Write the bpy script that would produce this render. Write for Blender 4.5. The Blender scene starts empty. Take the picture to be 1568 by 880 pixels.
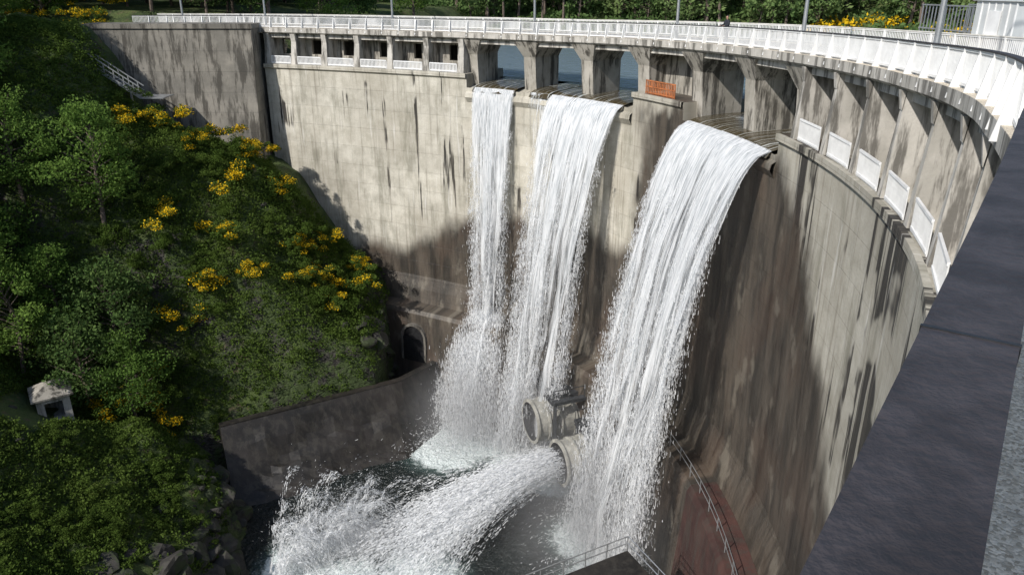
import bpy, math, random, time
import numpy as np
from mathutils import Vector, Matrix
T0=time.time()
rng=np.random.default_rng(7); random.seed(7)
D=bpy.data; SC=bpy.context.scene
SC.view_settings.view_transform='Standard'; SC.view_settings.look='None'; SC.view_settings.exposure=0

# ------------------------------------------------------------ dam crest path
C=[(-30,-43),(-14,-20.2),(-3.5,-4.87),(-.102,.07),(2.97,4.55),(7.6,11.6),(11.6,19.3),(13.9,27),(14.9,35),(14.7,43),(13,51.5),
   (9.2,60),(3.5,67),(-3.7,72.5),(-14,78),(-25.3,82.7),(-33,84),(-41,84.4),(-55,84.6),(-75,84.8),(-80,84.8)]
C=np.array(C,float)
pp=[]
for i in range(1,len(C)-2):
    p0,p1,p2,p3=C[i-1],C[i],C[i+1],C[i+2]
    for k in range(30):
        t=k/30
        pp.append(.5*((2*p1)+(-p0+p2)*t+(2*p0-5*p1+4*p2-p3)*t*t+(-p0+3*p1-3*p2+p3)*t**3))
pp=np.array(pp)
cs=np.concatenate([[0],np.cumsum(np.linalg.norm(np.diff(pp,axis=0),axis=1))])
i0=np.argmin(np.linalg.norm(pp-np.array([-.102,.07]),axis=1)); cs-=cs[i0]
def pxy(s): return np.array([np.interp(s,cs,pp[:,0]),np.interp(s,cs,pp[:,1])])
def tan_(s):
    a=pxy(s+1.2)-pxy(s-1.2); return a/np.linalg.norm(a)
def pt(s,o,z):
    t=tan_(s); p=pxy(s); return (p[0]-t[1]*o,p[1]+t[0]*o,z)
def ptv(s,o,z):
    a=pxy(s+1.2)-pxy(s-1.2); a=a/np.linalg.norm(a,axis=0); p=pxy(s)
    return np.stack([p[0]-a[1]*o,p[1]+a[0]*o,z],1)
ZR=lambda s: float(np.interp(s,[-20,0,5,10,14,24,31,45,75,90,130],[-.6,-.6,-.7,-.92,-1.12,-1.5,-1.75,-2.1,-2.7,-2.75,-2.75]))
ZD=lambda s: ZR(s)-1.12
ZS=lambda s: ZD(s)-.55
LED=-7.4

# ------------------------------------------------------------ node helpers
def nd(nt,t,ins=None,**kw):
    n=nt.nodes.new(t)
    for k,v in kw.items(): setattr(n,k,v)
    for k,v in (ins or {}).items():
        if hasattr(v,'is_output') : nt.links.new(v,n.inputs[k])
        else: n.inputs[k].default_value=v
    return n
def M_(nt,op,a,b=0.0,c=None,clamp=False):
    ins={0:a,1:b}
    if c is not None: ins[2]=c
    return nd(nt,'ShaderNodeMath',ins,operation=op,use_clamp=clamp).outputs[0]
def mixc(nt,f,a,b,bt='MIX'):
    return nd(nt,'ShaderNodeMixRGB',{'Fac':f,'Color1':a,'Color2':b},blend_type=bt).outputs[0]
def mr(nt,v,a,b,c=0.,d=1.,interp='SMOOTHSTEP'):
    return nd(nt,'ShaderNodeMapRange',{'Value':v,'From Min':a,'From Max':b,'To Min':c,'To Max':d},interpolation_type=interp).outputs[0]
def ns(nt,vec,scale,detail=4,rough=.55,dist=0.):
    return nd(nt,'ShaderNodeTexNoise',{'Vector':vec,'Scale':scale,'Detail':detail,'Roughness':rough,'Distortion':dist}).outputs[0]
def newmat(name):
    m=D.materials.new(name); m.use_nodes=True; nt=m.node_tree; b=nt.nodes['Principled BSDF']; return m,nt,b
def c4(r,g,b): return (r,g,b,1)
def vscale(nt,v,x,y,z,off=(0,0,0)):
    return nd(nt,'ShaderNodeMapping',{'Vector':v,'Scale':(x,y,z),'Location':off}).outputs[0]
def simple(name,col,rough=.6,metal=0.,var=.25,sc=3.,bump=.1,spec=.5):
    m,nt,b=newmat(name); tc=nd(nt,'ShaderNodeTexCoord').outputs['Object']
    n=ns(nt,tc,sc,4,.65)
    dark=tuple(c*(1-var) for c in col)+(1,); lite=tuple(min(1,c*(1+var)) for c in col)+(1,)
    nt.links.new(mixc(nt,mr(nt,n,.3,.7),dark,lite),b.inputs['Base Color'])
    b.inputs['Roughness'].default_value=rough; b.inputs['Metallic'].default_value=metal; b.inputs['Specular IOR Level'].default_value=spec
    if bump:
        bp=nd(nt,'ShaderNodeBump',{'Strength':bump,'Height':ns(nt,tc,sc*8,3),'Distance':.05})
        nt.links.new(bp.outputs[0],b.inputs['Normal'])
    return m

# dam face concrete : UV = (arc length m, height m)
def concrete_face(name):
    m,nt,b=newmat(name)
    uv=nd(nt,'ShaderNodeUVMap').outputs[0]
    sp=nd(nt,'ShaderNodeSeparateXYZ',{0:uv}); u,v=sp.outputs[0],sp.outputs[1]
    big=ns(nt,uv,.12,4,.6); med=ns(nt,uv,.9,5,.65); fine=ns(nt,uv,9.,3,.6)
    col=mixc(nt,mr(nt,big,.35,.65),c4(.45,.42,.36),c4(.61,.58,.51))
    side=mr(nt,u,42,64,.78,1.)  # left arc lighter, right darker: sun brightness put into the concrete colour
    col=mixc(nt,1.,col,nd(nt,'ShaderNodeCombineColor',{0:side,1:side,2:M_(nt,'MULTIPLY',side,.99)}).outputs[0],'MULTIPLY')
    col=mixc(nt,mr(nt,med,.35,.75,0,.5),col,c4(.28,.26,.21))
    col=mixc(nt,mr(nt,fine,.3,.7,0,.25),col,c4(.27,.25,.2))
    wob=nd(nt,'ShaderNodeVectorMath',{0:uv,1:nd(nt,'ShaderNodeCombineXYZ',{1:M_(nt,'MULTIPLY',big,1.2)}).outputs[0]},operation='ADD').outputs[0]
    br=nd(nt,'ShaderNodeTexBrick',{'Vector':uv,'Color1':c4(.88,.88,.87),'Color2':c4(1.06,1.05,1.03),'Mortar':c4(.66,.62,.56),'Scale':1.,'Mortar Size':.018,'Mortar Smooth':.8,'Brick Width':13.,'Row Height':1.9},offset=.0)
    br2=nd(nt,'ShaderNodeTexBrick',{'Vector':wob,'Color1':c4(.82,.81,.79),'Color2':c4(1.1,1.09,1.06),'Mortar':c4(.9,.9,.9),'Scale':1.,'Mortar Size':.0,'Brick Width':4.3,'Row Height':3.3},offset=.37)
    col=mixc(nt,M_(nt,'MULTIPLY',mr(nt,med,.3,.6),.75),col,br.outputs[0],'MULTIPLY')
    col=mixc(nt,.3,col,br2.outputs[0],'MULTIPLY')
    gr=ns(nt,vscale(nt,uv,.55,.10,1,(2,8,0)),1.,5,.7)
    col=mixc(nt,M_(nt,'MULTIPLY',mr(nt,gr,.48,.68),.6),col,c4(.15,.145,.105))
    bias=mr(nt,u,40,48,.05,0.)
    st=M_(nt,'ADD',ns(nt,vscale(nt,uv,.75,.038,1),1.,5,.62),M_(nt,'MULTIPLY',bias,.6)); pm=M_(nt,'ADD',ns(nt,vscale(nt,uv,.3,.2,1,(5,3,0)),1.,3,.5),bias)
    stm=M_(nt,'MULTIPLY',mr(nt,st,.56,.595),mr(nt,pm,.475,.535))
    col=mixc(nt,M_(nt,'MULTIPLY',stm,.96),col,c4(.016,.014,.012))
    st2=ns(nt,vscale(nt,uv,2.6,.09,1,(9,0,0)),1.,4,.7)
    col=mixc(nt,M_(nt,'MULTIPLY',mr(nt,st2,.5,.72),.6),col,c4(.15,.13,.10))
    st3=ns(nt,vscale(nt,uv,1.8,.12,1,(29,7,0)),1.,4,.65)
    col=mixc(nt,M_(nt,'MULTIPLY',mr(nt,st3,.6,.7),.5),col,c4(.66,.64,.6))
    # wet zone : between/behind the nappes, and at the foot; colour also deepened for shade
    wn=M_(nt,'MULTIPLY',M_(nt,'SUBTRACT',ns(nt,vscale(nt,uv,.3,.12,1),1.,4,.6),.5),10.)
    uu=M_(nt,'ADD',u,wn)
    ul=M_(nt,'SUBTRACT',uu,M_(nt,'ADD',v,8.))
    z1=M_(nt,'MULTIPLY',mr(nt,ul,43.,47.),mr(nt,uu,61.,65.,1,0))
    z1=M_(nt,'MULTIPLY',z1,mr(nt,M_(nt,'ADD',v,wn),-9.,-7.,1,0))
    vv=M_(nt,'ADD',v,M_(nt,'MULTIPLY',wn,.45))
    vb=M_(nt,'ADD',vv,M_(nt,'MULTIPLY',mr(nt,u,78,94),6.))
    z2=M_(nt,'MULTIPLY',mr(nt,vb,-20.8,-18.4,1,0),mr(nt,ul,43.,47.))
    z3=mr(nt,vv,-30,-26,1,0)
    wet_shade=M_(nt,'MAXIMUM',M_(nt,'MAXIMUM',z1,z2),z3)
    wet_shade_col=mixc(nt,mr(nt,ns(nt,vscale(nt,uv,.8,.12,1,(3,3,3)),1.,5,.7),.36,.66),c4(.014,.011,.009),c4(.078,.062,.048))
    wet_shade_col=mixc(nt,M_(nt,'MULTIPLY',mr(nt,ns(nt,vscale(nt,uv,.25,.15,1,(13,3,3)),1.,3,.5),.5,.62),.25),wet_shade_col,c4(.075,.04,.025))
    wet_shade_col=mixc(nt,M_(nt,'MULTIPLY',mr(nt,ns(nt,vscale(nt,uv,.5,.25,1,(33,3,3)),1.,4,.6),.56,.66),.55),wet_shade_col,c4(.17,.15,.12))
    wet_shade_col=mixc(nt,.6,wet_shade_col,br.outputs[0],'MULTIPLY')
    col=mixc(nt,M_(nt,'MULTIPLY',wet_shade,.95),col,wet_shade_col)
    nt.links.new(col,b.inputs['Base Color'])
    nt.links.new(mr(nt,wet_shade,0,1,.85,.5),b.inputs['Roughness'])
    h=M_(nt,'ADD',M_(nt,'MULTIPLY',br.outputs[1],-.3),M_(nt,'MULTIPLY',med,.6)); h=M_(nt,'ADD',h,M_(nt,'MULTIPLY',fine,.2))
    bp=nd(nt,'ShaderNodeBump',{'Strength':.6,'Height':h,'Distance':.14})
    nt.links.new(bp.outputs[0],b.inputs['Normal'])
    return m
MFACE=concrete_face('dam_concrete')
def concrete(name,a,bb,stain=.6,sc=.5):
    m,nt,b=newmat(name); tc=nd(nt,'ShaderNodeTexCoord').outputs['Object']
    col=mixc(nt,mr(nt,ns(nt,tc,sc,5,.65),.35,.68),c4(*a),c4(*bb))
    st=ns(nt,vscale(nt,tc,1.6,1.6,.22),1.,5,.7)
    col=mixc(nt,M_(nt,'MULTIPLY',mr(nt,st,.46,.60),stain),col,c4(.045,.04,.032))
    nt.links.new(col,b.inputs['Base Color']); b.inputs['Roughness'].default_value=.85
    bp=nd(nt,'ShaderNodeBump',{'Strength':.5,'Height':ns(nt,tc,7,5,.7),'Distance':.04}); nt.links.new(bp.outputs[0],b.inputs['Normal'])
    return m
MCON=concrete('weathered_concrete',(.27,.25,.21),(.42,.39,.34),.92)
MCOND=concrete('dark_concrete',(.10,.092,.08),(.19,.175,.15),.9,.35)
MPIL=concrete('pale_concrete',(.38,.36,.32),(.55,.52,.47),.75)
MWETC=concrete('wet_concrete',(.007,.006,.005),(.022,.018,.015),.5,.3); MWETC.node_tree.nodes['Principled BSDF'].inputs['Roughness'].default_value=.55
MRUST=concrete('rust_stained_concrete',(.03,.012,.010),(.07,.03,.023),.5,.4)
MWHITE=simple('white_paint',(.74,.74,.73),.45,0,.08,1.5,0)
MOFF=simple('offwhite_paint',(.66,.64,.58),.5,0,.15,1.5,0)
MRAIL=simple('dark_rail_paint',(.042,.038,.041),.6,0,.35,5,.3,.3)
MORANGE=simple('rusty_orange_paint',(.36,.12,.04),.7,0,.4,2)
MSTEEL=simple('galvanised_steel',(.42,.43,.44),.4,.7,.15,2,0)
MDARK=simple('dark_steel_and_shade',(.03,.03,.032),.5,.5,.3,3)
MGREY=simple('grey_steel',(.05,.053,.056),.55,.2,.3,3)
MPIPE=simple('pipe_paint',(.34,.33,.29),.55,.1,.3,1.2)
MASPH=simple('asphalt',(.055,.055,.055),.9,0,.2,5,.3)
MCLAD=simple('pale_cladding',(.55,.57,.57),.45,.1,.08,1,0)
MSTONE=concrete('limewashed_stone',(.38,.36,.32),(.50,.48,.44),.5,1.)
def aggregate():
    m,nt,b=newmat('exposed_aggregate'); tc=nd(nt,'ShaderNodeTexCoord').outputs['Object']
    vo=nd(nt,'ShaderNodeTexVoronoi',{'Vector':tc,'Scale':75.})
    hsv=nd(nt,'ShaderNodeSeparateColor',{0:vo.outputs['Color']}).outputs[0]
    col=mixc(nt,mr(nt,hsv,.1,.9),c4(.38,.32,.23),c4(.88,.79,.64))
    col=mixc(nt,mr(nt,ns(nt,tc,18,4,.7),.4,.65,0,.6),col,c4(.62,.54,.42))
    col=mixc(nt,mr(nt,ns(nt,tc,2,4,.7),.45,.7,0,.4),col,c4(.32,.28,.22))
    nt.links.new(col,b.inputs['Base Color']); b.inputs['Roughness'].default_value=.9
    bp=nd(nt,'ShaderNodeBump',{'Strength':.8,'Height':vo.outputs['Distance'],'Distance':.01}); bp.invert=True
    nt.links.new(bp.outputs[0],b.inputs['Normal']); return m
MAGG=aggregate()

def leafmat(name,stops,transl=.35):
    m,nt,b=newmat(name); nt.nodes.remove(b)
    at=nd(nt,'ShaderNodeAttribute',attribute_name='tint').outputs['Fac']
    oi=nd(nt,'ShaderNodeObjectInfo').outputs['Random']
    f=M_(nt,'ADD',M_(nt,'MULTIPLY',at,.7),M_(nt,'MULTIPLY',oi,.3))
    cr=nt.nodes.new('ShaderNodeValToRGB'); e=cr.color_ramp.elements
    e[0].position=stops[0][0]; e[0].color=c4(*stops[0][1]); e[1].position=stops[-1][0]; e[1].color=c4(*stops[-1][1])
    for p,c in stops[1:-1]:
        q=e.new(p); q.color=c4(*c)
    nt.links.new(f,cr.inputs[0])
    d=nd(nt,'ShaderNodeBsdfDiffuse',{'Color':cr.outputs[0]}); t=nd(nt,'ShaderNodeBsdfTranslucent',{'Color':cr.outputs[0]})
    mx=nd(nt,'ShaderNodeMixShader',{0:transl,1:d.outputs[0],2:t.outputs[0]})
    nt.links.new(mx.outputs[0],nt.nodes['Material Output'].inputs[0]); return m
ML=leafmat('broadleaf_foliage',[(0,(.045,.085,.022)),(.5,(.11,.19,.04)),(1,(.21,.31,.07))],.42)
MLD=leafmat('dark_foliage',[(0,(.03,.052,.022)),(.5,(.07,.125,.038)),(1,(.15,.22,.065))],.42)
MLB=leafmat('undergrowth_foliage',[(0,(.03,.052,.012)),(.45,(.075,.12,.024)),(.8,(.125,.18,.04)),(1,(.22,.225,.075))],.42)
MYEL=leafmat('gorse_flowers',[(0,(.55,.33,.01)),(1,(.88,.61,.03))],.3)
MBARK=simple('bark',(.13,.10,.08),.9,0,.35,4,.4)

def watersheet(name,thr=.5,su=1.):
    m,nt,b=newmat(name); nt.nodes.remove(b)
    uv=nd(nt,'ShaderNodeUVMap').outputs[0]
    fade=nd(nt,'ShaderNodeAttribute',attribute_name='fade').outputs['Fac']
    seed=nd(nt,'ShaderNodeAttribute',attribute_name='seed').outputs['Fac']
    cmb=nd(nt,'ShaderNodeCombineXYZ',{2:M_(nt,'MULTIPLY',seed,13.7)}).outputs[0]
    uv=nd(nt,'ShaderNodeVectorMath',{0:uv,1:cmb},operation='ADD').outputs[0]
    n1=ns(nt,vscale(nt,uv,1.3*su,.035,1),1.,2,.6,.2); n2=ns(nt,vscale(nt,uv,7*su,.30,1),1.,3,.7,.3)
    n=M_(nt,'ADD',M_(nt,'MULTIPLY',n1,.62),M_(nt,'MULTIPLY',n2,.38))
    a=M_(nt,'ADD',n,M_(nt,'MULTIPLY',M_(nt,'SUBTRACT',fade,.5),.42))
    a=mr(nt,a,thr-.07,thr+.12,0,.93)
    col=mixc(nt,mr(nt,n2,.35,.62),c4(.55,.58,.60),c4(.86,.87,.88))
    bp=nd(nt,'ShaderNodeBump',{'Strength':.7,'Height':n,'Distance':.4}).outputs[0]
    d=nd(nt,'ShaderNodeBsdfDiffuse',{'Color':col,'Normal':bp}); t=nd(nt,'ShaderNodeBsdfTranslucent',{'Color':col,'Normal':bp})
    mx=nd(nt,'ShaderNodeMixShader',{0:.3,1:d.outputs[0],2:t.outputs[0]})
    tr=nd(nt,'ShaderNodeBsdfTransparent')
    mo=nd(nt,'ShaderNodeMixShader',{0:a,1:tr.outputs[0],2:mx.outputs[0]})
    nt.links.new(mo.outputs[0],nt.nodes['Material Output'].inputs[0]); return m
MFALL=watersheet('falling_water',.55)
m,nt,b=newmat('water_droplets'); nt.nodes.remove(b)
d_=nd(nt,'ShaderNodeBsdfDiffuse',{'Color':c4(.88,.89,.90)}); t_=nd(nt,'ShaderNodeBsdfTranslucent',{'Color':c4(.88,.89,.90)})
nt.links.new(nd(nt,'ShaderNodeMixShader',{0:.45,1:d_.outputs[0],2:t_.outputs[0]}).outputs[0],nt.nodes['Material Output'].inputs[0]); MDROP=m

# ------------------------------------------------------------ mesh builder
class MB:
    def __init__(s): s.v=[]; s.f=[]; s.m=[]; s.uv=[]
    def quad(s,a,b,c,d,m=0,uv=None):
        i=len(s.v); s.v+= [a,b,c,d]; s.f.append((i,i+1,i+2,i+3)); s.m.append(m)
        s.uv+= (uv or [(0,0),(1,0),(1,1),(0,1)])
    def poly(s,pts,m=0):
        i=len(s.v); s.v+=list(pts); s.f.append(tuple(range(i,i+len(pts)))); s.m.append(m); s.uv+=[(p[0],p[1]) for p in pts]
    def box8(s,p,m=0):
        for a,b,c,d in ((3,2,1,0),(4,5,6,7),(0,1,5,4),(1,2,6,5),(2,3,7,6),(3,0,4,7)): s.quad(p[a],p[b],p[c],p[d],m)
    def box(s,x0,x1,y0,y1,z0,z1,m=0):
        s.box8([(x0,y0,z0),(x1,y0,z0),(x1,y1,z0),(x0,y1,z0),(x0,y0,z1),(x1,y0,z1),(x1,y1,z1),(x0,y1,z1)],m)
    def pbox(s,s0,s1,o0,o1,z0,z1,m=0):
        f=lambda z,q: z(q) if callable(z) else z
        s.box8([pt(s0,o0,f(z0,s0)),pt(s0,o1,f(z0,s0)),pt(s1,o1,f(z0,s1)),pt(s1,o0,f(z0,s1)),
                pt(s0,o0,f(z1,s0)),pt(s0,o1,f(z1,s0)),pt(s1,o1,f(z1,s1)),pt(s1,o0,f(z1,s1))],m)
    def sweep(s,prof,s0,s1,ds=1.,m=0,closed=False,caps=False):
        n=max(1,int(math.ceil((s1-s0)/ds))); S=np.linspace(s0,s1,n+1)
        f=lambda z,q: z(q) if callable(z) else z
        rows=[[pt(q,f(o,q),f(z,q)) for o,z in prof] for q in S]
        L=len(prof); K=L if closed else L-1
        for i in range(n):
            for k in range(K):
                k2=(k+1)%L
                a,b,c,d=rows[i][k],rows[i+1][k],rows[i+1][k2],rows[i][k2]
                da=abs(f(prof[k][0],S[i])-f(prof[k2][0],S[i])) if abs(a[2]-d[2])<.05 else 0
                s.quad(a,b,c,d,m,[(S[i],a[2]),(S[i+1],b[2]),(S[i+1],c[2]-da),(S[i],d[2]-da)])
        if caps:
            s.poly(rows[0],m); s.poly(rows[-1][::-1],m)
    def tube(s,a,b,r0,r1=None,n=8,m=0,cap=True):
        r1=r0 if r1 is None else r1
        a=Vector(a); b=Vector(b); d=(b-a).normalized(); x=d.orthogonal().normalized(); y=d.cross(x)
        A=[a+(x*math.cos(t)+y*math.sin(t))*r0 for t in [2*math.pi*k/n for k in range(n)]]
        B=[b+(x*math.cos(t)+y*math.sin(t))*r1 for t in [2*math.pi*k/n for k in range(n)]]
        for k in range(n):
            k2=(k+1)%n; s.quad(tuple(A[k]),tuple(A[k2]),tuple(B[k2]),tuple(B[k]),m)
        if cap: s.poly([tuple(q) for q in A[::-1]],m); s.poly([tuple(q) for q in B],m)
    def beam(s,a,b,w,h,m=0,up=(0,0,1)):
        a=Vector(a); b=Vector(b); d=(b-a).normalized(); x=d.cross(Vector(up)).normalized(); y=x.cross(d)
        q=[(-1,-1),(1,-1),(1,1),(-1,1)]
        s.box8([tuple(a+x*w/2*i+y*h/2*j) for i,j in q]+[tuple(b+x*w/2*i+y*h/2*j) for i,j in q],m)
    def build(s,name,mats,parent=None,smooth=False,weld=False):
        me=D.meshes.new(name); me.from_pydata(s.v,[],s.f)
        for q in mats: me.materials.append(q)
        me.polygons.foreach_set('material_index',s.m)
        uvl=me.uv_layers.new(name='UVMap'); uvl.data.foreach_set('uv',np.array(s.uv,dtype=np.float32).ravel())
        if smooth: me.polygons.foreach_set('use_smooth',[True]*len(me.polygons))
        me.update()
        ob=D.objects.new(name,me); SC.collection.objects.link(ob)
        if weld:
            md=ob.modifiers.new('w','WELD'); md.merge_threshold=.0005
        if parent: ob.parent=parent
        return ob
def empty(name,loc=(0,0,0)):
    e=D.objects.new(name,None); e.location=loc; SC.collection.objects.link(e); return e
def fastquads(name,V,tint=None,mi=None,mats=()):
    V=np.asarray(V,dtype=np.float32); n=len(V); me=D.meshes.new(name)
    me.vertices.add(n*4); me.vertices.foreach_set('co',V.reshape(-1))
    me.loops.add(n*4); me.loops.foreach_set('vertex_index',np.arange(n*4,dtype=np.int32))
    me.polygons.add(n); me.polygons.foreach_set('loop_start',np.arange(0,n*4,4,dtype=np.int32)); me.polygons.foreach_set('loop_total',np.full(n,4,dtype=np.int32))
    for q in mats: me.materials.append(q)
    if mi is not None: me.polygons.foreach_set('material_index',np.asarray(mi,dtype=np.int32))
    me.update(calc_edges=True)
    if tint is not None:
        a=me.attributes.new('tint','FLOAT','FACE'); a.data.foreach_set('value',np.asarray(tint,dtype=np.float32))
    return me
def addob(name,me,loc=(0,0,0),rot=0,sc=1,parent=None):
    o=D.objects.new(name,me); o.location=loc; o.rotation_euler=(0,0,rot); o.scale=(sc,sc,sc) if not hasattr(sc,'__len__') else sc
    SC.collection.objects.link(o)
    if parent: o.parent=parent
    return o

# ------------------------------------------------------------ terrain height
def vn(x,y,seed=0):
    xi=np.floor(x); yi=np.floor(y); fx=x-xi; fy=y-yi
    fx=fx*fx*(3-2*fx); fy=fy*fy*(3-2*fy)
    h=lambda a,b: (np.sin(a*127.1+b*311.7+seed*74.7)*43758.5453)%1.0
    return (h(xi,yi)*(1-fx)+h(xi+1,yi)*fx)*(1-fy)+(h(xi,yi+1)*(1-fx)+h(xi+1,yi+1)*fx)*fy
def fbm(x,y,seed=0): return (vn(x,y,seed)+.5*vn(x*2.1,y*2.1,seed+1)+.25*vn(x*4.3,y*4.3,seed+2))/1.75
def XS(y): return np.interp(y,[-200,-60,0,45,52,58,66,80],[-80,-38,-25,-20.5,-22,-25.8,-12.4,-12.4])
NP=([-300,-4,-1,0,1.5,3,14,30,60,120,400],[-46,-45,-43.5,-41.8,-38,-36.4,-31,-18,2,20,40])
FP=([-300,-2,0,1,3,5,9,12.5,24,29,60,120,400],[-46,-45,-40,-30,-27.5,-25.8,-20.8,-16.8,-11.8,-5,0,10,40])
def H(x,y):
    x=np.asarray(x,float); y=np.asarray(y,float); shp=x.shape; x=x.ravel(); y=y.ravel()
    so=np.empty_like(x); sub=pp[::3]; tg=np.gradient(sub,axis=0); tg/=np.linalg.norm(tg,axis=1)[:,None]
    for i in range(0,len(x),20000):
        X=x[i:i+20000,None]-sub[None,:,0]; Y=y[i:i+20000,None]-sub[None,:,1]
        k=np.argmin(X*X+Y*Y,axis=1); j=np.arange(len(k))
        so[i:i+20000]=X[j,k]*(-tg[k,1])+Y[j,k]*tg[k,0]
    d=XS(y)-x; t=np.clip((y-57)/18,0,1); t=t*t*(3-2*t)
    z=np.interp(d,*NP)*(1-t)+np.interp(d,*FP)*t
    amp=np.clip(d/6,.25,1)
    z=z+amp*((fbm(x/6,y/6,3)-.5)*3.2+(fbm(x/1.6,y/1.6,9)-.5)*1.2)
    cl=np.exp(-((d-2)/4)**2); z=z+cl*(np.floor(fbm(x/2.3,y/2.3,21)*6)/6-.5)*3.4
    zr=np.interp(34-y,[-5,0,10,40,60,300],[-46,-42,-33,-3.5,-2,20]); w=np.clip((x+19)/9,0,1)
    zr=-46+(zr+46)*w*w*(3-2*w)
    dn=np.maximum(z,zr)
    Dm=np.sqrt(x*x+y*y); az=np.degrees(np.arctan2(x,y))
    sh=np.interp(az,[-40,-15,0,20,40,90,180],[150,160,165,150,128,120,120])+8*(fbm(x/30,y/30,5)-.5)
    far=-8.6+(Dm-sh)*.35; far=np.where(Dm>sh+60,12.4+(Dm-sh-60)*.12,far)
    dl=(-24+(y-86)*.22)-x; left=np.where(dl<6,-8.8+.85*dl,-3.7+.07*(dl-6))
    up=np.maximum(np.maximum(-16,far),left)+(fbm(x/7,y/7,8)-.5)*.8
    up=np.where((so>-7)&(x>-42),-17,up)
    up=np.where((so>-7)&(x<=-42),np.minimum(up,-4.6),up)
    r=np.where(so<-1.5,up,dn)
    r=np.where((so<3)&(so>-7)&(y>0)&(x>-42),np.minimum(r,np.where(so<-1.5,-17,r)),r)
    r=np.where((Dm<25)&(so>-7.5),np.minimum(r,-4.5),r)
    r=np.where((so<-7)&(y<-2)&(x<60),-3.2,r)
    return r.reshape(shp)
gx=np.unique(np.concatenate([np.linspace(-600,-110,20),np.arange(-110,-62,4),np.arange(-62,-8,.6),np.arange(-8,20,1.4),np.arange(20,80,5),np.linspace(80,600,26)]))
gy=np.unique(np.concatenate([np.linspace(-500,-80,18),np.arange(-80,30,4),np.arange(30,86,.6),np.arange(86,200,4),np.linspace(200,700,20)]))
GX,GY=np.meshgrid(gx,gy); GZ=H(GX,GY)
nv=[(float(a),float(b_),float(c)) for a,b_,c in zip(GX.ravel(),GY.ravel(),GZ.ravel())]
w_=len(gx); fs=[(j*w_+i,j*w_+i+1,(j+1)*w_+i+1,(j+1)*w_+i) for j in range(len(gy)-1) for i in range(w_-1)]
me=D.meshes.new('ground'); me.from_pydata(nv,[],fs); me.polygons.foreach_set('use_smooth',[True]*len(fs))
m,nt,b=newmat('ground_earth_rock'); tc=nd(nt,'ShaderNodeTexCoord').outputs['Object']
nz=nd(nt,'ShaderNodeSeparateXYZ',{0:nd(nt,'ShaderNodeNewGeometry').outputs['True Normal']}).outputs[2]
g=mixc(nt,mr(nt,ns(nt,tc,.35,5,.65),.38,.62),c4(.04,.065,.015),c4(.09,.125,.03))
g=mixc(nt,mr(nt,ns(nt,tc,.9,5,.7,.5),.54,.68),g,c4(.12,.095,.05))
rk=mixc(nt,mr(nt,ns(nt,tc,1.3,6,.75,.6),.38,.62),c4(.018,.016,.013),c4(.075,.068,.058))
rk=mixc(nt,mr(nt,ns(nt,tc,.5,4,.7),.42,.54),rk,c4(.05,.075,.02))
f=mr(nt,M_(nt,'ADD',nz,M_(nt,'MULTIPLY',M_(nt,'SUBTRACT',ns(nt,tc,.8,4,.7),.5),.5)),.36,.5,1,0)
nt.links.new(mixc(nt,f,g,rk),b.inputs['Base Color']); b.inputs['Roughness'].default_value=.9
vo=nd(nt,'ShaderNodeTexVoronoi',{'Vector':vscale(nt,tc,1,1,2.2),'Scale':.9},feature='DISTANCE_TO_EDGE').outputs[0]
hh=M_(nt,'ADD',M_(nt,'MULTIPLY',M_(nt,'MULTIPLY',mr(nt,vo,0,.15),f),.3),ns(nt,tc,2.5,6,.75))
bp=nd(nt,'ShaderNodeBump',{'Strength':.9,'Height':hh,'Distance':.4}); nt.links.new(bp.outputs[0],b.inputs['Normal'])
me.materials.append(m); ground=addob('ground',me)

# ------------------------------------------------------------ dam
dam=empty('arch_dam')
fb=MB()
face=[(.3,-8.62),(.3,-28.2),(.7,-29.5),(1.0,-30.9),(2.7,-31.0),(2.9,-31.4),(3.8,-44)]
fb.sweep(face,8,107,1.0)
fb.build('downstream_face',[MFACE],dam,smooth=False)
mb=MB()
ogee=[(-6.5,-12),(-5,-9.6),(-3.6,-8.75),(-2.2,-8.45),(-1,-8.5),(0,-8.72),(.55,-9.1),(.62,-9.45),(.32,-9.9)]
mb.sweep(ogee,45.5,58.,.7); mb.sweep(ogee,64.2,83.2,.7)
for a,b_ in ((8,45.5),(58.,64.2),(83.2,107)):
    mb.sweep([(-6,-14),(-6,LED),(.3,LED),(.3,-8.62)],a,b_,1.,0,False)
    mb.sweep([(.3,LED+.02),(.52,LED+.02),(.52,LED-.33),(.302,LED-.5)],a,b_,1.)
    mb.pbox(a,a+.02,-6,.3,-12,LED); mb.pbox(b_-.02,b_,-6,.3,-12,LED)
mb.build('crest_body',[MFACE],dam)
PR=lambda s: float(np.interp(s,[13,19],[-.03,.22]))
mb=MB()
mb.sweep([(PR,ZD),(PR,lambda s:ZS(s)+.12),(lambda s:PR(s)-.17,ZS),(-6,ZS),(-6,ZD)],-28,125,1.,0,True,True)
mb.sweep([(-.25,lambda s:ZS(s)-.001),(-.25,lambda s:ZS(s)-.4),(-.75,lambda s:ZS(s)-.4),(-.75,lambda s:ZS(s)-.001)],8,107,1.)
mb.build('deck_slab',[MPIL],dam)
mb=MB()
mb.sweep([(lambda s:PR(s)-.01,lambda s:ZD(s)+.004),(-1.25,lambda s:ZD(s)+.004)],-28,125,1.,0)
mb.sweep([(-4.8,lambda s:ZD(s)+.004),(-5.99,lambda s:ZD(s)+.004)],-28,125,1.,0)
mb.build('footpath',[MAGG],dam)
mb=MB(); mb.sweep([(-1.25,lambda s:ZD(s)+.01),(-4.8,lambda s:ZD(s)+.01)],-28,125,1.,0); mb.build('crest_road',[MASPH],dam)
mb=MB()
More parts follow.
